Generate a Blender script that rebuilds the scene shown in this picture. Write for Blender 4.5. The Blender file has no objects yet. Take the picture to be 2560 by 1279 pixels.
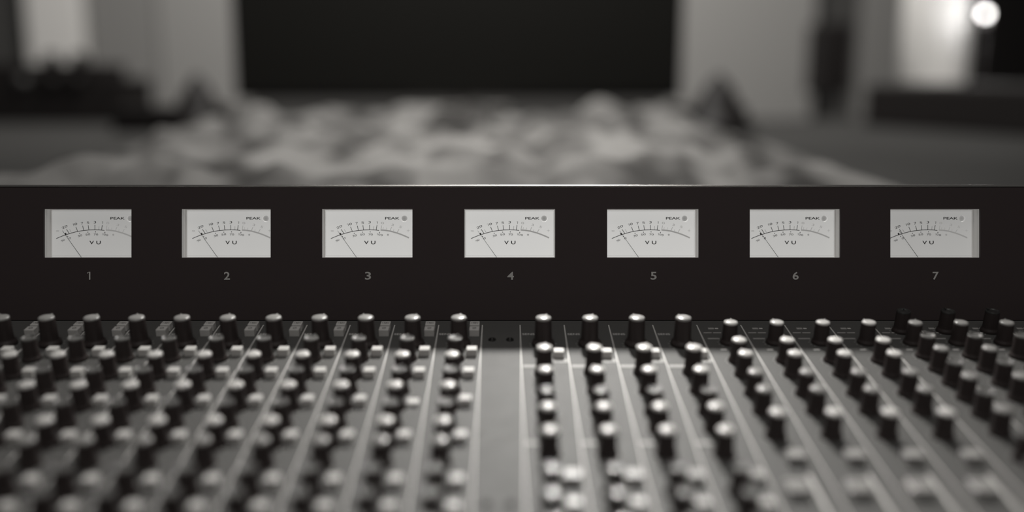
import bpy, bmesh, math, random
from mathutils import Vector, Matrix, noise
random.seed(7)
sc = bpy.context.scene
C = sc.collection

# ------------------------------------------------------------------ camera, world, lights, exposure
RAD = math.radians
PITCH, SLOPE = 10.4, 8.3                       # camera looks down 10.4 deg; control surface rises 8.3 deg
CAM = Vector((0, -.6803, 1.031))
cd = bpy.data.cameras.new('camera'); cam = bpy.data.objects.new('camera', cd); C.objects.link(cam)
cam.location = CAM; cam.rotation_euler = (RAD(90 - PITCH), 0, 0)
cd.lens = 35; cd.sensor_width = 36; cd.shift_x = 12 / 2560; cd.clip_start = .02
cd.dof.use_dof = True; cd.dof.focus_distance = .703; cd.dof.aperture_fstop = 1.4; cd.dof.aperture_blades = 0
sc.camera = cam
sc.view_settings.view_transform = 'Standard'; sc.view_settings.look = 'None'
sc.view_settings.exposure = 0; sc.view_settings.gamma = 1; sc.view_settings.use_curve_mapping = False
w = bpy.data.worlds.new('world'); sc.world = w; w.use_nodes = True
w.node_tree.nodes['Background'].inputs[0].default_value = (1, .965, .93, 1)
w.node_tree.nodes['Background'].inputs[1].default_value = .08

def area(name, loc, target, size, power, size_y=None, col=(1, .98, .94), spread=180):
    l = bpy.data.lights.new(name, 'AREA'); l.energy = power; l.color = col; l.size = size; l.spread = RAD(spread)
    l.shape = 'DISK'
    if size_y: l.shape = 'RECTANGLE'; l.size_y = size_y
    o = bpy.data.objects.new(name, l); C.objects.link(o); o.location = loc
    o.rotation_euler = (Vector(target) - Vector(loc)).to_track_quat('-Z', 'Y').to_euler()
    return o
area('desk_lamp_light', (.085, .486, 1.64), (.06, -.06, .86), .075, 1.5, spread=58)          # lamp hanging behind the meter bridge
area('cloth_fill_light', (0, .66, 1.78), (0, .64, .9), .2, 1.7, spread=82)  # unseen lamp added to brighten the cloth
area('front_fill_light', (.02, -.80, 2.15), (0, 0, .9), .8, 4.4)                 # unseen soft fill added above the camera, fading toward the sides
area('rear_fill_light', (-.1, 1.6, 2.6), (-.1, 3.2, 1.0), 1.0, 50)           # unseen fill added to brighten the back wall

# ------------------------------------------------------------------ materials
def mat(name, col, rough=.5, metal=0, spec=.5, emit=0, noise_amt=0, noise_scale=60, bump=0, ecol=None, coat=0):
    m = bpy.data.materials.new(name); m.use_nodes = True
    nt = m.node_tree; b = nt.nodes['Principled BSDF']
    if isinstance(col, (int, float)): col = (col, col * .975, col * .945)
    b.inputs['Base Color'].default_value = (*col, 1)
    b.inputs['Roughness'].default_value = rough; b.inputs['Metallic'].default_value = metal
    b.inputs['Specular IOR Level'].default_value = spec
    b.inputs['Coat Weight'].default_value = coat
    if emit:
        b.inputs['Emission Color'].default_value = (*(ecol or (1, .992, .965)), 1); b.inputs['Emission Strength'].default_value = emit
    if noise_amt or bump:
        tc = nt.nodes.new('ShaderNodeTexCoord'); n = nt.nodes.new('ShaderNodeTexNoise')
        n.inputs['Scale'].default_value = noise_scale; n.inputs['Detail'].default_value = 4
        nt.links.new(tc.outputs['Object'], n.inputs['Vector'])
        if noise_amt:
            r = nt.nodes.new('ShaderNodeMapRange')
            r.inputs[3].default_value = rough - noise_amt; r.inputs[4].default_value = rough + noise_amt
            nt.links.new(n.outputs['Fac'], r.inputs[0]); nt.links.new(r.outputs[0], b.inputs['Roughness'])
        if bump:
            bp = nt.nodes.new('ShaderNodeBump'); bp.inputs['Strength'].default_value = bump; bp.inputs['Distance'].default_value = .002
            nt.links.new(n.outputs['Fac'], bp.inputs['Height']); nt.links.new(bp.outputs[0], b.inputs['Normal'])
    return m
M = dict(
    panel=mat('bridge_black_paint', (.046, .034, .0345), .65, 0, .3, noise_amt=.08, noise_scale=400),
    plate=mat('charcoal_face_plate', .09, .61, 0, .36, noise_amt=.05, noise_scale=90),
    body=mat('console_chassis', .03, .6),
    print=mat('pale_printing', .62, .5),
    print2=mat('faint_printing', .33, .6),
    number=mat('grey_numeral_print', .58, .6),
    trim=mat('metal_edge_trim', .45, .22, 1),
    knob=mat('black_knob_plastic', (.038, .029, .028), .5, 0, .35),
    cap_light=mat('light_grey_cap', .68, .30, 0, .6),
    cap_mid=mat('mid_grey_cap', .33, .30, 0, .6),
    cap_dark=mat('dark_cap', .14, .28, 0, .6),
    cap_black=mat('black_cap', .035, .35, 0, .5),
    button=mat('pale_grey_button', .64, .4, 0, .5), wide_button=mat('grey_wide_button', .36, .4, 0, .5),
    ink=mat('black_ink', (.015, .014, .014), .7, 0, .2),
    grey_ink=mat('faded_red_ink', .30, .7, 0, .2, emit=.20),
    line=mat('thin_grey_line', .2, .7, 0, .2, emit=.12),
    house=mat('meter_housing_plastic', .62, .45, 0, .4, emit=.07),  # housing's slight glow stands in for dial light falling on its walls
    lens=mat('peak_lamp_lens', .22, .3, 0, .6, emit=.20),
    screw=mat('dark_screw', .03, .3, .8),
    table=mat('dark_tabletop', .065, .8, 0, .15, noise_amt=.1, noise_scale=6),
    blanket=mat('rumpled_grey_cloth', .23, .85, 0, .2, noise_amt=.05, noise_scale=30, bump=.3),
    screen=mat('black_screen_glass', (.011, .0105, .009), .7, 0, .15),
    black=mat('black_plastic', (.013, .0108, .0104), .55, 0, .3),
    silver=mat('silver_metal', .4, .4, .8),
    wall=mat('grey_wall_paint', .085, .9, 0, .1, noise_amt=.03, noise_scale=4),
    acoustic=mat('pale_fabric_panel', .28, .95, 0, .1, bump=.2, noise_scale=200),
    acoustic2=mat('pale_fabric_panel_lighter', .35, .95, 0, .1, bump=.2, noise_scale=200),
    white=mat('white_painted_surface', .85, .7, 0, .3),
    floor=mat('wooden_floor', .12, .5, noise_amt=.1, noise_scale=5),
    rail=mat('equipment_grey', .09, .5),
    bulb=mat('glowing_bulb', .9, .5, emit=4.2, ecol=(1, .99, .96)),
)
for i, e in enumerate((.34, .43, .50, .535, .50, .43, .325)):  # outer dials glow less: lens vignetting put into their emission
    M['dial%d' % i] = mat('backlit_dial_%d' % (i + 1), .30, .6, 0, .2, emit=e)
g = bpy.data.materials.new('clear_meter_cover'); g.use_nodes = True; M['clear'] = g
M['rim'] = mat('glowing_lamp_backing', .6, .5, emit=.62)
nt = g.node_tree; nt.nodes.clear()
o_ = nt.nodes.new('ShaderNodeOutputMaterial'); mx = nt.nodes.new('ShaderNodeMixShader'); tr = nt.nodes.new('ShaderNodeBsdfTransparent'); gl = nt.nodes.new('ShaderNodeBsdfGlossy')
gl.inputs['Roughness'].default_value = .08; mx.inputs[0].default_value = .035
nt.links.new(tr.outputs[0], mx.inputs[1]); nt.links.new(gl.outputs[0], mx.inputs[2]); nt.links.new(mx.outputs[0], o_.inputs[0])

# ------------------------------------------------------------------ helpers
def empty(name, mw, label, cat, group=None):
    o = bpy.data.objects.new(name, None); C.objects.link(o); o.matrix_world = mw; o.empty_display_size = .01
    o['label'] = label; o['category'] = cat
    if group: o['group'] = group
    return o
def link(name, me, parent=None, loc=(0, 0, 0), rz=0):
    o = bpy.data.objects.new(name, me); C.objects.link(o); o.location = loc; o.rotation_euler = (0, 0, rz)
    if parent: o.parent = parent
    return o
def mesh(bm, m, name='mesh', smooth=False):
    me = bpy.data.meshes.new(name); bmesh.ops.recalc_face_normals(bm, faces=bm.faces); bm.to_mesh(me); bm.free()
    for x in (m if isinstance(m, (list, tuple)) else [m]): me.materials.append(x)
    if smooth:
        for p in me.polygons: p.use_smooth = True
    return me
def box(bm, x0, x1, y0, y1, z0, z1, bevel=0, mi=0):
    r = bmesh.ops.create_cube(bm, size=1)
    for v in r['verts']:
        v.co = Vector(((x0 + x1) / 2 + v.co.x * (x1 - x0), (y0 + y1) / 2 + v.co.y * (y1 - y0), (z0 + z1) / 2 + v.co.z * (z1 - z0)))
    fs = {f for v in r['verts'] for f in v.link_faces}
    for f in fs: f.material_index = mi
    if bevel:
        es = {e for v in r['verts'] for e in v.link_edges}
        bmesh.ops.bevel(bm, geom=list(es), offset=bevel, segments=2, affect='EDGES', profile=.5)
    return bm
def lathe(bm, prof, n=32, flute=None, mi=0, c=(0, 0)):
    rings = []
    for k, (r, z) in enumerate(prof):
        if r < 1e-7: rings.append([bm.verts.new((c[0], c[1], z))]); continue
        ring = []
        for i in range(n):
            a = 2 * math.pi * i / n
            rr = r * (1 - (.035 if (flute and flute[0] <= k <= flute[1] and i % 2) else 0))
            ring.append(bm.verts.new((c[0] + rr * math.cos(a), c[1] + rr * math.sin(a), z)))
        rings.append(ring)
    for a, b in zip(rings, rings[1:]):
        for i in range(n):
            j = (i + 1) % n
            if len(a) == 1 and len(b) == 1: continue
            if len(a) == 1: f = bm.faces.new((a[0], b[i], b[j]))
            elif len(b) == 1: f = bm.faces.new((a[i], a[j], b[0]))
            else: f = bm.faces.new((a[i], a[j], b[j], b[i]))
            f.material_index = mi
    return bm
def poly(bm, pts, to3):
    try: return bm.faces.new([bm.verts.new(to3(*p)) for p in pts])
    except ValueError: pass
def stroke(bm, p, q, wd, to3):
    p, q = Vector(p), Vector(q); d = (q - p).normalized(); n = Vector((-d.y, d.x)) * wd / 2
    poly(bm, [p + n, q + n, q - n, p - n], to3)
_tc = {}
def _raw(ch, bold):
    cu = bpy.data.curves.new('t', 'FONT'); cu.body = ch; cu.size = 1; cu.offset = .018 if bold else .002; cu.resolution_u = 4
    cu.fill_mode = 'FRONT'
    o = bpy.data.objects.new('t', cu); C.objects.link(o)
    me = bpy.data.meshes.new_from_object(o.evaluated_get(bpy.context.evaluated_depsgraph_get()))
    vs = [(v.co.x, v.co.y) for v in me.vertices]; fs = [tuple(p.vertices) for p in me.polygons]
    bpy.data.objects.remove(o); bpy.data.curves.remove(cu); bpy.data.meshes.remove(me)
    return vs, fs
def glyph(s, bold):
    if (s, bold) not in _tc:
        if '1' not in s: _tc[(s, bold)] = _raw(s, bold)
        else:                                  # numerals with a flagged one
            vs, fs, x = [], [], 0; t = .13 if bold else .075
            for ch in s:
                if ch == '1':
                    k = len(vs); a = .17
                    vs += [(x + a, 0), (x + a + t, 0), (x + a + t, .7), (x + a, .7), (x, .52), (x, .52 + t * .95), (x + a, .7 - t * .3)]
                    fs += [(k, k + 1, k + 2, k + 3), (k + 4, k + 6, k + 3, k + 5)]; x += a + t + .14
                else:
                    v, f = _raw(ch, bold); k = len(vs); m0 = min(q[0] for q in v); m1 = max(q[0] for q in v)
                    vs += [(q[0] - m0 + x, q[1]) for q in v]; fs += [tuple(i + k for i in g_) for g_ in f]; x += m1 - m0 + .12
            _tc[(s, bold)] = (vs, fs)
    return _tc[(s, bold)]
def text(bm, s, cx, cy, wd, ht, to3, rot=0, bold=False):
    vs, fs = glyph(s, bold)
    x0, x1 = min(v[0] for v in vs), max(v[0] for v in vs); y0, y1 = min(v[1] for v in vs), max(v[1] for v in vs)
    ca, sa = math.cos(rot), math.sin(rot); out = []
    for x, y in vs:
        x = (x - (x0 + x1) / 2) / (x1 - x0) * wd; y = (y - (y0 + y1) / 2) / (y1 - y0) * ht
        out.append(bm.verts.new(to3(cx + x * ca - y * sa, cy + x * sa + y * ca)))
    for f in fs:
        try: bm.faces.new([out[i] for i in f])
        except ValueError: pass

JOIN = Vector((0, 0, .86))
BR = Matrix.Translation(JOIN) @ Matrix.Rotation(RAD(-PITCH), 4, 'X')           # bridge frame: x right, y away, z up the face
SU = Matrix.Translation(JOIN) @ Matrix.Rotation(RAD(SLOPE), 4, 'X')            # surface frame: x right, y away, z off the surface
mm = .001

# ------------------------------------------------------------------ the room
def struct(name, bm, m):
    o = link(name, mesh(bm, m, name)); o['kind'] = 'structure'; return o
struct('floor', box(bmesh.new(), -4, 4, -2.6, 3.46, -.05, 0), M['floor'])
struct('wall_back', box(bmesh.new(), -4, 4, 3.4, 3.5, 0, 2.8), M['wall'])

# ------------------------------------------------------------------ console chassis
XL, XR = -.3785, .375
cons = empty('mixing_console', SU, 'large charcoal mixing console body carrying the rows of knobs and the meter bridge', 'mixing console')
bm = bmesh.new()
box(bm, XL - .02, XR + .02, -.42, -.001, -.075, -.0022)
link('chassis', mesh(bm, M['body'], 'chassis'), cons)
bm = bmesh.new(); box(bm, XL, XR, -.0078, -.0002, -.002, 0, .0002)
link('rear_rail', mesh(bm, M['plate'], 'rail'), cons)
for x0, x1 in ((XL - .045, XL - .0205), (XR + .0205, XR + .045)):
    bm = bmesh.new(); box(bm, x0, x1, -.44, -.002, -.09, .02, .004)
    link('side_cheek', mesh(bm, M['body'], 'cheek'), cons)
for x in (-.36, .36):
    for y in (-.38, -.05):
        bm = bmesh.new(); box(bm, x - .03, x + .03, y - .03, y + .03, -.10, -.0752, .002); link('foot', mesh(bm, M['body'], 'foot'), cons)
# the stand the console rests on
st = empty('console_stand', Matrix.Translation((0, -.12, 0)), 'black stand table carrying the mixing console', 'stand')
bm = bmesh.new(); box(bm, -.5, .5, -.36, .30, .65, .68, .004); link('stand_top', mesh(bm, M['black']), st)
for x in (-.46, .46):
    for y in (-.32, .26):
        bm = bmesh.new(); box(bm, x - .03, x + .03, y - .03, y + .03, 0, .65); link('leg', mesh(bm, M['black']), st)

# ------------------------------------------------------------------ control strips
def knob_body(r, h, skirt, n=48):
    bm = bmesh.new()
    lathe(bm, [(0, 0), (skirt, 0), (skirt, h * .08), (skirt * .93, h * .15), (r * 1.10, h * .20), (r * 1.08, h * .24), (r * 1.0, h * .93), (r * .97, h * .97), (r * .90, h * .985), (0, h * .985)], n, (4, 7))
    return mesh(bm, M['knob'], 'knob_body', True)
def knob_cap(r, h, m, ring=False):
    bm = bmesh.new(); z = h * .98
    if ring:                                   # recessed crown with a raised rim
        lathe(bm, [(r * .98, z - .0004), (r * .98, z + .0005), (r * .92, z + .0008), (r * .84, z + .0005), (r * .80, z + .0001), (r * .4, z + .0002), (0, z + .0004)], 40)
    else:
        lathe(bm, [(r * .97, z - .0004), (r * .97, z + .0004), (r * .93, z + .0008), (r * .7, z + .00125), (r * .35, z + .0015), (0, z + .0016)], 40)
    box(bm, -r * .09, r * .09, r * .55, r * 1.0, z + .0002, z + .0014, .0002)   # pointer ridge
    me = mesh(bm, m, 'knob_cap', True)
    return me
KN = {'gain': (5.3 * mm, 19.2 * mm, 7.5 * mm), 'small': (4.7 * mm, 14.9 * mm, 6.1 * mm), 'tall': (5.0 * mm, 17.8 * mm, 6.3 * mm), 'wide': (6.6 * mm, 13.5 * mm, 8.0 * mm)}
BODY = {k: knob_body(*v) for k, v in KN.items()}
CAP = {}
def cap(kind, tone):
    if (kind, tone) not in CAP:
        r, h, s = KN[kind]; CAP[(kind, tone)] = knob_cap(r, h, M['cap_' + tone], tone in ('dark', 'black'))
    return CAP[(kind, tone)]
def button_me(wd, dp, h, m='button'):
    bm = bmesh.new(); box(bm, -wd / 2, wd / 2, -dp / 2, dp / 2, -.001, h, .00035)
    return mesh(bm, M[m], 'button')
BT = {'up': button_me(6.7 * mm, 6.6 * mm, 4.6 * mm), 'down': button_me(6.7 * mm, 6.6 * mm, 2.2 * mm), 'wide': button_me(9.5 * mm, 8 * mm, 4.6 * mm, 'wide_button'), 'big': button_me(11 * mm, 12 * mm, 4.0 * mm, 'cap_mid')}
S3 = lambda z: (lambda x, y: (x, y, z))
bm = bmesh.new(); text(bm, '+48V', 0, 0, 5.2 * mm, 2.2 * mm, S3(4.66 * mm)); T48 = mesh(bm, M['ink'], 't48')
bm = bmesh.new(); text(bm, 'Ø', 0, 0, 2.6 * mm, 2.4 * mm, S3(4.66 * mm)); TPH = mesh(bm, M['ink'], 'tph')
def ticks(rad, n=11):
    bm = bmesh.new()
    for k in range(n):
        a = RAD(225 - 270 * k / (n - 1)); c, s = math.cos(a), math.sin(a)
        stroke(bm, (rad * c, rad * s), ((rad + .0011) * c, (rad + .0011) * s), .00032, S3(.00012))
    return mesh(bm, M['print'], 'ticks')
TK = {k: ticks(v[2] + .0006) for k, v in KN.items()}

LAY = {   # rows: distance from the meter bridge in mm
 'A': dict(knobs=[('gain', 'mid', 41.2, .6), ('small', 'dark', 65, -.9), ('small', 'light', 90, -1.3), ('small', 'dark', 111, -1.2), ('small', 'light', 132, -1.4),
                  ('small', 'dark', 153, -1.4), ('small', 'light', 174.6, -1.9), ('small', 'mid', 195.7, -2), ('small', 'dark', 222.5, -2.4), ('small', 'dark', 244.5, -2.8), ('small', 'dark', 267, -3)],
           buttons=[('up', 15.4, 10.1), ('up', 24.4, 10.1), ('up', 57, 9.4), ('up', 89, 8.7), ('up', 127, 8.2), ('up', 169.8, 7.3), ('up', 214.6, 7.3), ('up', 239, 6.6)]),
 'B': dict(knobs=[('gain', 'mid', 41.6, -.4), ('tall', 'light', 86, -1.3), ('small', 'light', 111.4, -1.5), ('small', 'dark', 138.6, -1.8), ('small', 'light', 158.5, -1.9),
                  ('small', 'light', 185, -2.0), ('small', 'dark', 222.5, -2.3), ('small', 'dark', 244.5, -2.8), ('small', 'dark', 267, -3)],
           buttons=[('up', 60.2, 9.1), ('wide', 210.8, 8.3), ('up', 236, 7.7)]),
 'C': dict(knobs=[('small', 'light', 39, .9), ('small', 'light', 68, .1), ('small', 'light', 88.5, -.5), ('small', 'mid', 115, -.6), ('small', 'mid', 137.5, -.8),
                  ('small', 'light', 165.5, -.5), ],
           buttons=[('wide', 191, 3.5), ('big', 221, -4.5)]),
 'D': dict(knobs=[('small', 'black', 19.5, .8), ('small', 'mid', 39.6, .9), ('small', 'dark', 61, .7), ('small', 'mid', 81, .9), ('small', 'dark', 101, 1), ('small', 'mid', 120.6, 1.2),
                  ('small', 'dark', 141, 1.2), ('small', 'mid', 162.2, 1.4), ('small', 'dark', 190, 1), ],
           buttons=[('wide', 195, 3), ('big', 224, -4.5)]),
}
PRESSED = {('A', 1, 4)}
DASH = [(-.0085, -.0045, -.0138, .0008), (-.0085, -.0045, -.0152, .0008), (-.0038, -.0015, -.0145, .0018), (-.013, -.0075, -.022, .0008), (-.0065, -.001, -.022, .0008), (-.012, -.004, -.032, .0010), (-.007, -.003, -.05, .0014)]
def strip(x0, x1, kind, label, idx, group):
    cx = (x0 + x1) / 2
    root = empty('channel_strip' if kind in 'AB' else 'master_strip', SU @ Matrix.Translation((cx * mm, 0, 0)), label, 'channel strip' if kind in 'AB' else 'control strip', group)
    hw = (x1 - x0) / 2 * mm
    bm = bmesh.new(); box(bm, -hw + .0001, hw - .0001, -.40, -.008, -.002, 0)
    link('face_plate', mesh(bm, M['plate'], 'face_plate'), root)
    bm = bmesh.new(); box(bm, -hw - .00035, -hw + .00045, -.40, -.0085, -.0005, .00025)
    if x1 in (-17.2, 375): box(bm, hw - .00045, hw + .00035, -.40, -.0085, -.0005, .00025)
    link('dividing_line', mesh(bm, M['print'], 'dividing_line'), root)
    P = LAY[kind]
    for k, (kk, tone, s, dx) in enumerate(P['knobs']):
        kb = link('gain_knob' if kk == 'gain' else 'control_knob', BODY[kk], root, (dx * mm, -s * mm, 0), random.uniform(-.6, .6))
        link('knob_cap', cap(kk, tone), kb)
        if kk != 'wide': link('scale_marks', TK[kk], root, (dx * mm, -s * mm, 0))
    for k, (bk, s, dx) in enumerate(P['buttons']):
        if (kind, idx, k) in PRESSED: bk = 'down'
        b = link('push_button', BT[bk], root, (dx * mm, -s * mm, 0))
        if kind == 'A' and k == 0: link('button_lettering', T48, b)
        if kind == 'A' and k == 1: link('button_symbol', TPH, b)
    bm = bmesh.new(); z = S3(.00015)
    if kind in 'AB':
        text(bm, 'SENS', -9.8 * mm, -24.4 * mm, 8.4 * mm, 2.9 * mm, z, 0, True)
    if kind == 'B':
        for pts in ([(-.0142, -.0735), (-.003, -.0735), (-.003, -.0772), (-.0142, -.0772)], [(.004, -.0645), (.0145, -.0645), (.0145, -.0700), (.004, -.0700)],
                    [(-.0142, -.171), (-.003, -.171), (-.003, -.1745), (-.0142, -.1745)]):
            b2 = bmesh.new(); poly(b2, pts, z); link('printed_bar', mesh(b2, M['print2'], 'bar'), root)
    if kind in 'CD':
        bm.free()
        for xa, xb, yy, wd in DASH:
            b2 = bmesh.new(); stroke(b2, (xa, yy), (xb, yy), wd, z); link('printed_mark', mesh(b2, M['print'], 'mark'), root)
        b2 = bmesh.new(); stroke(b2, (.006, -.205), (.006, -.32), .0022, z); link('pale_line', mesh(b2, M['print'], 'line'), root)  # pale stroke running lengthwise down the strip
        return root
    link('panel_printing', mesh(bm, M['print'], 'printing'), root)
    return root
AX = [-17.2, -47.6, -78.2, -109.1, -139.1, -169.4, -199.6, -229.6, -259.2, -289, -318.6, -348.2, -378.3]
ordn = ['', 'second', 'third', 'fourth', 'fifth', 'sixth', 'seventh', 'eighth', 'ninth', 'tenth', 'eleventh', 'twelfth']
for i in range(12):
    lab = ('channel strip of knobs and square buttons touching the left side of the blank centre plate' if i == 0 else
           'left hand channel strip cut off at the left edge of the photo' if i == 11 else
           '%s channel strip of knobs and square buttons counted leftward from the blank centre plate' % ordn[i])
    strip(AX[i + 1], AX[i], 'A', lab, i, 'channel strips left of the blank plate')
BX = [8.9, 39.5, 70.4, 101, 131.6]
for i in range(4):
    lab = ['strip with tall white-capped knobs touching the right side of the blank centre plate', 'second strip with white-capped knobs to the right of the blank centre plate',
           'third strip with white-capped knobs to the right of the blank centre plate', 'fourth strip with white-capped knobs right of the blank plate, last with a big gain knob'][i]
    strip(BX[i], BX[i + 1], 'B', lab, i, 'strips right of the blank plate')
CX = [131.6, 162.2, 192.6, 223, 253.5]
for i in range(4):
    lab = ['first strip of closely stacked pale knobs right of the big gain knobs, below meter six', 'second strip of closely stacked pale knobs right of the big gain knobs',
           'third strip of closely stacked pale knobs right of the big gain knobs', 'fourth strip of pale knobs, next to the first strip topped by a black knob'][i]
    strip(CX[i], CX[i + 1], 'C', lab, i, 'strips of pale knobs under meter six')
DX = [253.5, 284, 314, 344.5, 375]
for i in range(4):
    lab = ['leftmost of the strips topped by an all-black knob, below meter seven', 'middle of the three fully seen strips topped by an all-black knob',
           'third strip topped by an all-black knob, near the right edge', 'strip cut off at the right edge of the photo, topped by an all-black knob'][i]
    strip(DX[i], DX[i + 1], 'D', lab, i, 'strips topped by a black knob')
# blank centre plate
bl = empty('blank_plate', SU @ Matrix.Translation((-4.15 * mm, 0, 0)), 'plain grey blank plate with screws between the left and right knob strips', 'panel')
bm = bmesh.new(); box(bm, -12.65 * mm, 12.65 * mm, -.40, -.008, -.002, 0); link('face_plate', mesh(bm, M['plate']), bl)
bm = bmesh.new(); lathe(bm, [(.0026, 0), (.0026, .0005), (.0022, .0009), (.0012, .001), (.0011, .0003), (0, .0003)], 24); scm = mesh(bm, M['screw'], 'screw', True)
for x, s in ((-6, 34), (6, 34), (-6, 232), (6, 232)):
    link('screw', scm, bl, (x * mm, -s * mm, 0))

# ------------------------------------------------------------------ meter bridge
PXM = .70 / 2489
def bx(px): return (px - 1268) * PXM
def bv(py): return (801 - py) * PXM
OPEN = [(109, 328.5, 523, 643), (453, 676.5, 523, 643.5), (804.5, 1031, 522.5, 644), (1160.5, 1388, 522, 644), (1518, 1747, 521.5, 644), (1874.5, 2101, 521.5, 643.5), (2226, 2451, 521.5, 642.5)]
NUMX = [222, 567.5, 920, 1276.5, 1634, 1989, 2339]
br = empty('meter_bridge', BR, 'long black meter bridge panel with a bright metal top edge behind the knobs', 'meter bridge')
HW = .42; TOPV = bv(464)
xs = [-HW] + [bx(v) for o in OPEN for v in o[:2]] + [HW]
zb, zt = bv(643.5), bv(522.3)
bm = bmesh.new(); zs = [.0004, zb, zt, TOPV - .0012]
vg = [[bm.verts.new((x, 0, z)) for z in zs] for x in xs]
fs = []
for i in range(len(xs) - 1):
    for j in range(3):
        if j == 1 and i % 2 == 1: continue
        fs.append(bm.faces.new((vg[i][j], vg[i + 1][j], vg[i + 1][j + 1], vg[i][j + 1])))
r = bmesh.ops.extrude_face_region(bm, geom=fs)
for v in [e for e in r['geom'] if isinstance(e, bmesh.types.BMVert)]: v.co.y += .002
bm.faces.ensure_lookup_table()
link('front_panel', mesh(bm, M['panel'], 'front_panel'), br)
# folded metal top edge
prof = [(.0025, -.0012), (.0004, -.0012), (-.0002, -.0010), (-.0004, -.0006), (-.0004, -.0001), (-.0002, .0003), (.0003, .0006), (.0010, .0007), (.012, .0007), (.012, -.0012)]
bm = bmesh.new(); a = [bm.verts.new((-HW, y, TOPV + z)) for y, z in prof]; b = [bm.verts.new((HW, y, TOPV + z)) for y, z in prof]
for i in range(len(prof)): bm.faces.new((a[i], b[i], b[(i + 1) % len(prof)], a[(i + 1) % len(prof)]))
bm.faces.new(a); bm.faces.new(b)
link('top_edge_trim', mesh(bm, M['trim'], 'trim'), br)
bm = bmesh.new()
box(bm, -HW, HW, .0125, .058, TOPV - .003, TOPV); box(bm, -HW, HW, .056, .058, .002, TOPV - .003)
box(bm, -HW, -HW + .002, .0021, .056, .002, TOPV - .003); box(bm, HW - .002, HW, .0021, .056, .002, TOPV - .003); box(bm, -HW, HW, .016, .058, -.03, .002)
link('rear_cover', mesh(bm, M['panel'], 'rear_cover'), br)
B3 = lambda y: (lambda x, z: (x, y, z))
for k, nx in enumerate(NUMX):
    bm = bmesh.new(); wd = [8, 15, 15, 16.5, 15, 15, 15][k]
    text(bm, str(k + 1), 0, 0, wd * PXM, 19.5 * PXM, B3(-.00015), bold=True)
    link('panel_number', mesh(bm, M['number'], 'number'), br, (bx(nx), 0, bv(689)))

# ------------------------------------------------------------------ VU meters
u = .04688 * mm                                 # one unit of the dial drawing
def dp(x, y): return ((x - 820) * u, (505 - y) * u)
R3 = lambda y: (lambda a, b: (lambda p: (p[0], y, p[1]))(dp(a, b)))
PIV = (825, 1090)
def arc_pts():
    return [(230, 580), (280, 558), (330, 538), (380, 521), (430, 505), (495, 486), (560, 470.5), (650, 456), (735, 449), (820, 446.5), (895, 448.5), (965, 454.5)]
def arc2_pts(): return [(988, 449), (1050, 453), (1132, 465), (1180, 478), (1240, 495), (1300, 516), (1365, 543), (1422, 569)]
def band(bm, pts, wd, f3):
    n = len(pts); L = []
    for i, p in enumerate(pts):
        q = Vector(pts[min(i + 1, n - 1)]) - Vector(pts[max(i - 1, 0)]); q.normalize(); nn = Vector((-q.y, q.x)) * wd / 2; p = Vector(p)
        L.append((bm.verts.new(f3(*(p + nn))), bm.verts.new(f3(*(p - nn)))))
    for a, b in zip(L, L[1:]): bm.faces.new((a[0], b[0], b[1], a[1]))
def dot(bm, x, y, r, f3): poly(bm, [(x + r * math.cos(2 * math.pi * k / 14), y + r * math.sin(2 * math.pi * k / 14)) for k in range(14)], f3)
def dial_text(bm, f, s, x, y, w_, h_, bold=False):
    ang = -math.atan2(x - 825, 1090 - y) * .75
    vx, vy = dp(x, y)
    text(bm, s, vx, vy, w_ * u, h_ * u, lambda a, b: (a, f, b), ang, bold)
YM = -.00008
def black_marks():
    bm = bmesh.new(); f = R3(YM); band(bm, arc_pts(), 9, f)
    for a, b, wd in (((430, 505), (386, 438), 8), ((462, 488), (434, 440), 3.5), ((557, 470), (529, 400), 8), ((651, 456), (632, 384), 8), ((729, 449), (718, 376), 8),
                     ((820, 447), (820, 370), 8), ((880, 447), (884, 390), 3.5), ((922, 450), (933, 374), 8), ((228, 463), (273, 463), 5)):
        stroke(bm, a, b, wd, f)
    poly(bm, [(372, 490), (390, 506), (374, 526), (356, 508)], f)
    for x, y in ((405, 547), (585, 500), (713, 482), (830, 478), (973, 485)): dot(bm, x, y, 7, f)
    for s, x, y, w_, h_ in (('20', 358, 402, 90, 34), ('10', 512, 362, 76, 36), ('7', 625, 347, 36, 34), ('5', 714, 337, 38, 34), ('3', 820, 330, 38, 35), ('1', 934, 335, 20, 35),
                            ('0', 437, 575, 32, 30), ('30', 592, 535, 66, 30), ('50', 712, 517, 70, 30), ('70', 836, 517, 66, 30), ('100', 976, 520, 92, 30), ('%', 330, 607, 62, 30)):
        dial_text(bm, YM, s, x, y, w_, h_)
    text(bm, 'V', *dp(771, 640), 72 * u, 52 * u, lambda a, b: (a, YM, b), 0, True)
    text(bm, 'U', *dp(876, 640), 68 * u, 52 * u, lambda a, b: (a, YM, b), 0, True)
    text(bm, 'PEAK', *dp(1167, 270), 220 * u, 37 * u, lambda a, b: (a, YM, b), 0, True)
    return mesh(bm, M['ink'], 'black_marks')
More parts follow.
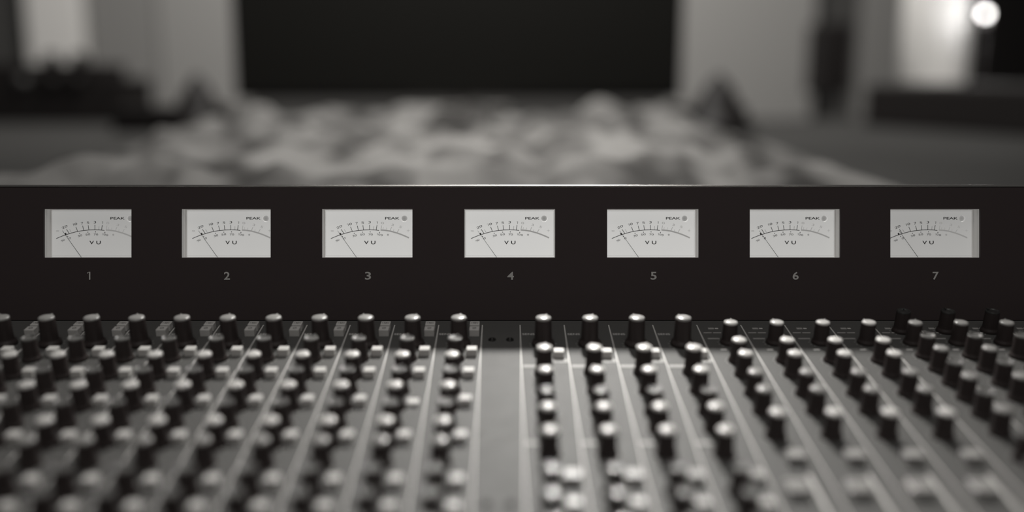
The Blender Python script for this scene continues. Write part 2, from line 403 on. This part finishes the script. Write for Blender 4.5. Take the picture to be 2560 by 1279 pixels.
def grey_marks():
    bm = bmesh.new(); f = R3(YM); band(bm, arc2_pts(), 21, f)
    for a, b, wd in (((992, 445), (1005, 380), 8), ((1022, 447), (1032, 405), 5), ((1070, 452), (1082, 410), 5), ((1133, 460), (1158, 402), 8), ((1180, 475), (1192, 437), 5), ((1239, 490), (1270, 436), 8)):
        stroke(bm, a, b, wd, f)
    dot(bm, 1100, 522, 15, f)
    for s, x, y, w_, h_ in (('0', 1018, 343, 42, 34), ('3', 1172, 370, 36, 34), ('5', 1292, 402, 38, 34)): dial_text(bm, YM, s, x, y, w_, h_)
    stroke(bm, (1388, 458), (1432, 458), 4.5, f); stroke(bm, (1410, 436), (1410, 480), 4.5, f)
    return mesh(bm, M['grey_ink'], 'grey_marks')
def frame_line():
    bm = bmesh.new(); f = R3(YM)
    for a, b in (((152, 842), (1490, 842)), ((152, 160), (152, 842)), ((1490, 160), (1490, 842)), ((152, 160), (1490, 160))): stroke(bm, a, b, 2.6, f)
    return mesh(bm, M['line'], 'frame_line')
PKC = dp(1349, 275); PKR = 49 * u
def dial_mesh(m):
    bm = bmesh.new()
    x0, x1, z0, z1 = -32.6 * mm, 32.6 * mm, -17.6 * mm, 17.6 * mm
    o = [bm.verts.new((x, 0, z)) for x, z in ((x0, z0), (x1, z0), (x1, z1), (x0, z1))]
    n = 32; c = [bm.verts.new((PKC[0] + PKR * math.cos(2 * math.pi * k / n), 0, PKC[1] + PKR * math.sin(2 * math.pi * k / n))) for k in range(n)]
    es = [bm.edges.new((o[i], o[(i + 1) % 4])) for i in range(4)] + [bm.edges.new((c[i], c[(i + 1) % n])) for i in range(n)]
    bmesh.ops.triangle_fill(bm, edges=es, use_beauty=True)
    c2 = [bm.verts.new((v.co.x, .0030, v.co.z)) for v in c]
    for i in range(n): bm.faces.new((c[i], c[(i + 1) % n], c2[(i + 1) % n], c2[i]))
    ob = [bm.verts.new((v.co.x, .0015, v.co.z)) for v in o]
    for i in range(4): bm.faces.new((o[i], o[(i + 1) % 4], ob[(i + 1) % 4], ob[i]))
    return mesh(bm, m, 'dial')
def housing_mesh(hw, hh):
    bm = bmesh.new()
    prof = [(0, 0, 0), (.0005, 0, 0), (.003, .0001, .0001), (.0031, -.0001, -.0001), (.0036, -.0001, -.0001), (.0037, .0002, .0002), (.0086, .0003, .0001), (.0087, -.0002, -.0002), (.0098, -.0003, -.0003), (.0105, -.0003, -.0003), (.0105, .0012, .0012), (0, .0012, .0012)]
    rings = []
    for y, ex, ez in prof:
        rings.append([bm.verts.new((sx * (hw + ex), y, sz * (hh + ez))) for sx, sz in ((-1, -1), (1, -1), (1, 1), (-1, 1))])
    for k in range(len(prof)):
        a, b = rings[k], rings[(k + 1) % len(prof)]
        for i in range(4): bm.faces.new((a[i], a[(i + 1) % 4], b[(i + 1) % 4], b[i]))
    return mesh(bm, M['house'], 'housing')
BMK, GMK, FRL = black_marks(), grey_marks(), frame_line()
bm = bmesh.new(); lathe(bm, [(0, -.0004), (PKR * .93, -.0004), (PKR * .93, .0004), (PKR * .8, .0009), (PKR * .4, .0013), (0, .0014)], 28); LENS = mesh(bm, M['lens'], 'lens', True)
bm = bmesh.new(); lathe(bm, [(PKR * 1.0, 0), (0, 0)], 28); GLOW_DISC = mesh(bm, M['rim'], 'rim')
def needle_mesh():
    bm = bmesh.new()
    a = Vector(((650 - 820) * u, (505 - 905) * u)); b = Vector(((333 - 820) * u, (505 - 460) * u))
    d = (b - a).normalized(); n = Vector((-d.y, d.x)); 
    for y0, y1 in ((-.0001, .0001),):
        vs = [bm.verts.new((p.x, y, p.y)) for y in (y0, y1) for p in (a + n * 3.2 * u, b + n * 2.0 * u, b - n * 2.0 * u, a - n * 3.2 * u)]
        for f in ((0, 1, 2, 3), (4, 5, 6, 7), (0, 1, 5, 4), (1, 2, 6, 5), (2, 3, 7, 6), (3, 0, 4, 7)): bm.faces.new([vs[i] for i in f])
    return mesh(bm, M['ink'], 'needle')
NDL = needle_mesh()
words = ['one', 'two', 'three', 'four', 'five', 'six', 'seven']
for k, (x0, x1, y0, y1) in enumerate(OPEN):
    cx, cz = (bx(x0) + bx(x1)) / 2, (zb + zt) / 2
    hw, hh = (bx(x1) - bx(x0)) / 2, (zt - zb) / 2
    v = empty('vu_meter', BR @ Matrix.Translation((cx, .002, cz)), 'backlit needle meter set in the black bridge directly above the printed number %d' % (k + 1), 'meter', 'VU meters in the bridge')
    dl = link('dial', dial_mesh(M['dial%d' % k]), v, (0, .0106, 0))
    link('scale_markings', BMK, dl); link('overload_markings', GMK, dl); link('frame_line', FRL, dl)
    pl = link('peak_lamp', LENS, dl, (PKC[0] - 1.5 * u, .0022, PKC[1] + 5 * u)); pl.rotation_euler = (RAD(90), 0, 0)
    rm = link('lamp_glow_disc', GLOW_DISC, dl, (PKC[0], .0029, PKC[1])); rm.rotation_euler = (RAD(90), 0, 0)  # glowing disc added behind the lens to show as a lit crescent
    link('housing', housing_mesh(hw + .00005, hh + .00005), v)
    nd = link('needle', NDL, v, ((0, 0, 2, 0, 14, 13, 40)[k] * u, .0096, 0))
    bm = bmesh.new(); box(bm, -hw, hw, .0002, .0007, -hh, hh); link('clear_cover', mesh(bm, M['clear']), v)

# ------------------------------------------------------------------ behind the console
F = Vector((0, math.cos(RAD(PITCH)), -math.sin(RAD(PITCH)))); U = Vector((0, math.sin(RAD(PITCH)), math.cos(RAD(PITCH)))); Xv = Vector((1, 0, 0))
def at(px, py, z): return CAM + F * z + Xv * ((px - 1268) * z / 2489) - U * ((py - 639.5) * z / 2489)
TZ = .89
tb = empty('table', Matrix.Translation((0, 1.5, 0)), 'wide dark table standing behind the meter bridge', 'table')
bm = bmesh.new(); box(bm, -1.7, 1.9, -1.25, 1.0, TZ - .035, TZ, .004); link('tabletop', mesh(bm, M['table']), tb)
for x in (-1.6, 1.8):
    for y in (-1.15, .9):
        bm = bmesh.new(); box(bm, x - .03, x + .03, y - .03, y + .03, 0, TZ - .035); link('leg', mesh(bm, M['table']), tb)
# rumpled cloth
bm = bmesh.new(); nx, ny = 150, 150; x0, x1, y0, y1 = -.62, .45, .36, 1.56; gv = []
for j in range(ny + 1):
    row = []
    for i in range(nx + 1):
        x = x0 + (x1 - x0) * i / nx; y = y0 + (y1 - y0) * j / ny
        x += .03 * noise.noise(Vector((y * 4, 0, 3))) * (2 * i / nx - 1)
        p = Vector((x * 9, y * 6, 1.7))
        h = .5 + .5 * noise.noise(p); h += .35 * noise.noise(p * 2.1 + Vector((5, 2, 0))) + .4 * (1 - abs(noise.noise(p * 1.3 + Vector((9, 4, 2))) * 2.4))
        e = min(1, i / 14, (nx - i) / 14, j / 8, (ny - j) / 8)
        z = TZ + .002 + max(0, h) * (.042 + .026 * min(1, max(0, y - .6))) * (.25 + .75 * e)
        row.append(bm.verts.new((x, y, z)))
    gv.append(row)
for j in range(ny):
    for i in range(nx): bm.faces.new((gv[j][i], gv[j][i + 1], gv[j + 1][i + 1], gv[j + 1][i]))
o = link('rumpled_cloth', mesh(bm, M['blanket'], 'cloth', True)); o['label'] = 'rumpled grey cloth spread on the table behind the meter bridge'; o['category'] = 'cloth'
sm = o.modifiers.new('s', 'SOLIDIFY'); sm.thickness = .002; sm.offset = 1

# black display
zf = 2.52; bl_, br_ = at(588, 247, zf), at(1703, 247, zf)
mon = empty('display_monitor', Matrix.Translation(((bl_.x + br_.x) / 2, bl_.y, TZ)), 'big black display screen standing above the rumpled cloth at the top of the picture', 'monitor')
W2 = (br_.x - bl_.x) / 2; z0 = bl_.z - TZ; Hh = .56
bm = bmesh.new(); box(bm, -W2, W2, .004, .045, z0, z0 + Hh, .006); link('casing', mesh(bm, M['black']), mon)
bm = bmesh.new(); box(bm, -W2 + .012, W2 - .012, 0, .0045, z0 + .018, z0 + Hh - .012); link('screen', mesh(bm, M['screen']), mon)
bm = bmesh.new(); box(bm, -.03, .03, .05, .07, .012, z0 + .25, .002); box(bm, -.13, .13, -.03, .12, 0.05, .06, .003); box(bm, -.12, .12, -.02, .11, 0.001, .05, .003)
link('stand', mesh(bm, M['silver']), mon)

# patterned cloth colour: woven light and dark patches
bmt = M['blanket'].node_tree; tc = bmt.nodes.new('ShaderNodeTexCoord'); mp = bmt.nodes.new('ShaderNodeMapping'); mp.inputs['Scale'].default_value = (9, 5, 1)
nz = bmt.nodes.new('ShaderNodeTexNoise'); nz.inputs['Scale'].default_value = 1; nz.inputs['Detail'].default_value = 2.5
cr = bmt.nodes.new('ShaderNodeValToRGB'); cr.color_ramp.elements[0].position = .40; cr.color_ramp.elements[0].color = (.065, .062, .06, 1)
cr.color_ramp.elements[1].position = .56; cr.color_ramp.elements[1].color = (.27, .263, .255, 1)
bmt.links.new(tc.outputs['Object'], mp.inputs[0]); bmt.links.new(mp.outputs[0], nz.inputs['Vector']); bmt.links.new(nz.outputs['Fac'], cr.inputs[0])
bmt.links.new(cr.outputs[0], bmt.nodes['Principled BSDF'].inputs['Base Color'])

# small black triangular stands beside the screen
def cone_stand(px, py_top, py_bot, wpx, z, label, lean=0):
    top, bot = at(px, py_top, z), at(px, py_bot, z); h = top.z - TZ
    r = empty('desktop_stand', Matrix.Translation((bot.x, bot.y, TZ)), label, 'stand', 'black stands beside the display')
    bm = bmesh.new(); wb = wpx * z / 2489 / 2
    lathe(bm, [(0, .003), (wb, .003), (wb, .02), (wb * .85, .03), (wb * .6, h * .5), (wb * .34, h * .8), (.006, h * 1.0), (0, h * 1.0)], 24)
    link('body', mesh(bm, M['black'], 's', True), r)
    bm = bmesh.new(); box(bm, -wb * 2.4, wb * .9, -.05, .05, .002, .062, .004)
    if lean: bmesh.ops.translate(bm, vec=(-lean * .02, 0, 0), verts=bm.verts)
    link('base', mesh(bm, M['black']), r)
cone_stand(500, 186, 345, 165, 2.42, 'small black peaked stand on the table left of the display')
cone_stand(1792, 184, 345, 185, 2.42, 'small black peaked stand on the table right of the display', 1)

# gear on the left
p0, p1 = at(-60, 150, 2.8), at(290, 290, 2.8)
gb = empty('equipment_box', Matrix.Translation(((p0.x + p1.x) / 2, p0.y + .1, TZ)), 'black equipment box with round knobs at the left edge behind the bridge', 'equipment')
hx = (p1.x - p0.x) / 2
bm = bmesh.new(); box(bm, -hx, hx * .72, -.1, .12, 0.001, p0.z - TZ - .01, .005); box(bm, hx * .72, hx * 1.1, -.1, .12, 0.001, p0.z - TZ - .05, .005)
link('case', mesh(bm, M['black']), gb)
for px, pr, m in ((22, .016, 'rail'), (95, .02, 'black'), (158, .02, 'black')):
    q = at(px, 200, 2.72)
    bm = bmesh.new(); lathe(bm, [(0, 0), (pr, 0), (pr * .9, .022), (0, .024)], 24)
    kx = link('knob', mesh(bm, M[m], 'k', True), gb, (q.x - (p0.x + p1.x) / 2, -.1, q.z - TZ)); kx.rotation_euler = (RAD(90), 0, 0)
for px, hpx in ((90, 140), (160, 148)):
    q = at(px, hpx, 2.8); bm = bmesh.new(); lathe(bm, [(0, 0), (.024, 0), (.024, .02), (.016, .034), (0, .036)], 24)
    link('antenna_cap', mesh(bm, M['black'], 'k', True), gb, (q.x - (p0.x + p1.x) / 2, 0, p0.z - TZ - .012))
# case on the right
p0, p1 = at(2165, 214, 2.7), at(2165, 300, 2.7)
rk = empty('rack_case', Matrix.Translation((p0.x, p0.y, TZ)), 'long black rack case on the table running off the right edge', 'rack case')
rk.rotation_euler = (0, 0, RAD(-66))
bm = bmesh.new(); box(bm, 0, 1.15, 0, .14, 0.001, p0.z - TZ, .006); link('case', mesh(bm, M['black']), rk)
bm = bmesh.new(); box(bm, .01, 1.14, .01, .13, p0.z - TZ, p0.z - TZ + .008, .002); link('lid', mesh(bm, M['rail']), rk)
# slim dark speaker between the pale panels
p0, p1 = at(2045, 60, 2.6), at(2108, 235, 2.6)
sp = empty('slim_speaker', Matrix.Translation(((p0.x + p1.x) / 2, 2.75, 0)), 'narrow dark loudspeaker on a pole right of the display', 'speaker')
k = (2.75 - CAM.y) / (p0.y - CAM.y)
sx = (p0.x + p1.x) / 2 * k; sp.location.x = sx; hx = (p1.x - p0.x) / 2 * k * 1.25
zt_ = CAM.z + (p0.z - CAM.z) * k; zb_ = CAM.z + (p1.z - CAM.z) * k
bm = bmesh.new(); box(bm, -hx, hx, -.08, .08, zb_ , zt_, .008); link('cabinet', mesh(bm, M['black']), sp)
bm = bmesh.new(); lathe(bm, [(0, .02), (.018, .02), (.018, zb_), (0, zb_)], 16); link('pole', mesh(bm, M['black'], 'p', True), sp)
bm = bmesh.new(); lathe(bm, [(0, 0), (.16, 0), (.16, .015), (.02, .03), (0, .03)], 32); link('base', mesh(bm, M['black'], 'p', True), sp)

# pale panels against the back wall
def wall_panel(pxa, pxb, m, label, name='wall_panel', th=.05, zlo=.25, z=None):
    k = (3.4 - th - CAM.y)
    zz = k / F.y      # depth along the axis near the horizon
    a, b = at(pxa, 180, zz), at(pxb, 180, zz)
    bm = bmesh.new(); box(bm, a.x, b.x, 3.4 - th, 3.4, zlo, 2.4, .008)
    o = link(name, mesh(bm, m)); o['label'] = label; o['category'] = 'wall panel'; return o
wall_panel(112, 246, M['white'], 'narrow bright white wall panel at the upper left', th=.08)
wall_panel(262, 425, M['acoustic'], 'grey fabric wall panel between the bright narrow panel and its paler neighbour')
wall_panel(428, 640, M['acoustic2'], 'pale fabric wall panel just left of the black display', th=.06)
wall_panel(1660, 2010, M['acoustic2'], 'wide pale fabric wall panel just right of the black display', th=.06)
wall_panel(2120, 2262, M['acoustic'], 'grey fabric wall panel right of the narrow dark loudspeaker')
# black cabinet far right and the glowing lamp before it
a = at(2425, 100, 3.0)
cb = empty('black_cabinet', Matrix.Translation((a.x + .35, 2.75, 0)), 'tall black cabinet behind the glowing lamp at the upper right', 'cabinet')
ax = a.x * (2.55 - CAM.y) / (a.y - CAM.y)
bm = bmesh.new(); box(bm, ax - a.x - .35, .6, -.2, .2, 0.001, 1.9, .006); link('carcass', mesh(bm, M['black']), cb)
# rounded white column
a = at(2338, 100, 2.92)
bm = bmesh.new(); lathe(bm, [(0, .001), (.1, .001), (.1, .8), (0, .8)], 48)
for v in bm.verts: v.co.y *= .7
b_ = at(2335, 203, 2.75)
wc = link('white_cylinder', mesh(bm, M['white'], 'col', False), None, (a.x, a.y, TZ))
for p in wc.data.polygons: p.use_smooth = abs(p.normal.z) < .5
wc['label'] = 'rounded white cylinder standing on the table beside the glowing lamp'; wc['category'] = 'cylinder'
b = at(2463, 34, 2.78)
lp = empty('table_lamp', Matrix.Translation((b.x, b.y, TZ)), 'slim table lamp with a glowing bare bulb at the top right corner', 'lamp')
bm = bmesh.new(); bmesh.ops.create_uvsphere(bm, u_segments=24, v_segments=16, radius=.010); link('bulb', mesh(bm, M['bulb'], 'bulb', True), lp, (0, 0, b.z - TZ))
bm = bmesh.new(); lathe(bm, [(0, 0), (.008, 0), (.012, .03), (.012, .045), (0, .046)], 20); link('socket', mesh(bm, M['black'], 's', True), lp, (0, 0, b.z - .057 - TZ))
bm = bmesh.new(); lathe(bm, [(0, .01), (.005, .01), (.005, b.z - .057 - TZ), (0, b.z - .057 - TZ)], 12); link('pole', mesh(bm, M['black'], 'p', True), lp)
bm = bmesh.new(); lathe(bm, [(0, .001), (.07, .001), (.07, .01), (0, .014)], 32); link('base', mesh(bm, M['black'], 'b', True), lp)
pl = bpy.data.lights.new('bulb_light', 'POINT'); pl.energy = .5; pl.shadow_soft_size = .014; po = bpy.data.objects.new('bulb_light', pl); C.objects.link(po); po.location = (b.x - .01, b.y - .03, b.z)

# unseen light added behind the rack case to brighten the white cylinder's foot
a = at(2420, 200, 2.70)
area('cylinder_fill_light', (a.x, a.y - .02, a.z - .03), (wc.location.x, wc.location.y, a.z + .05), .05, .19)
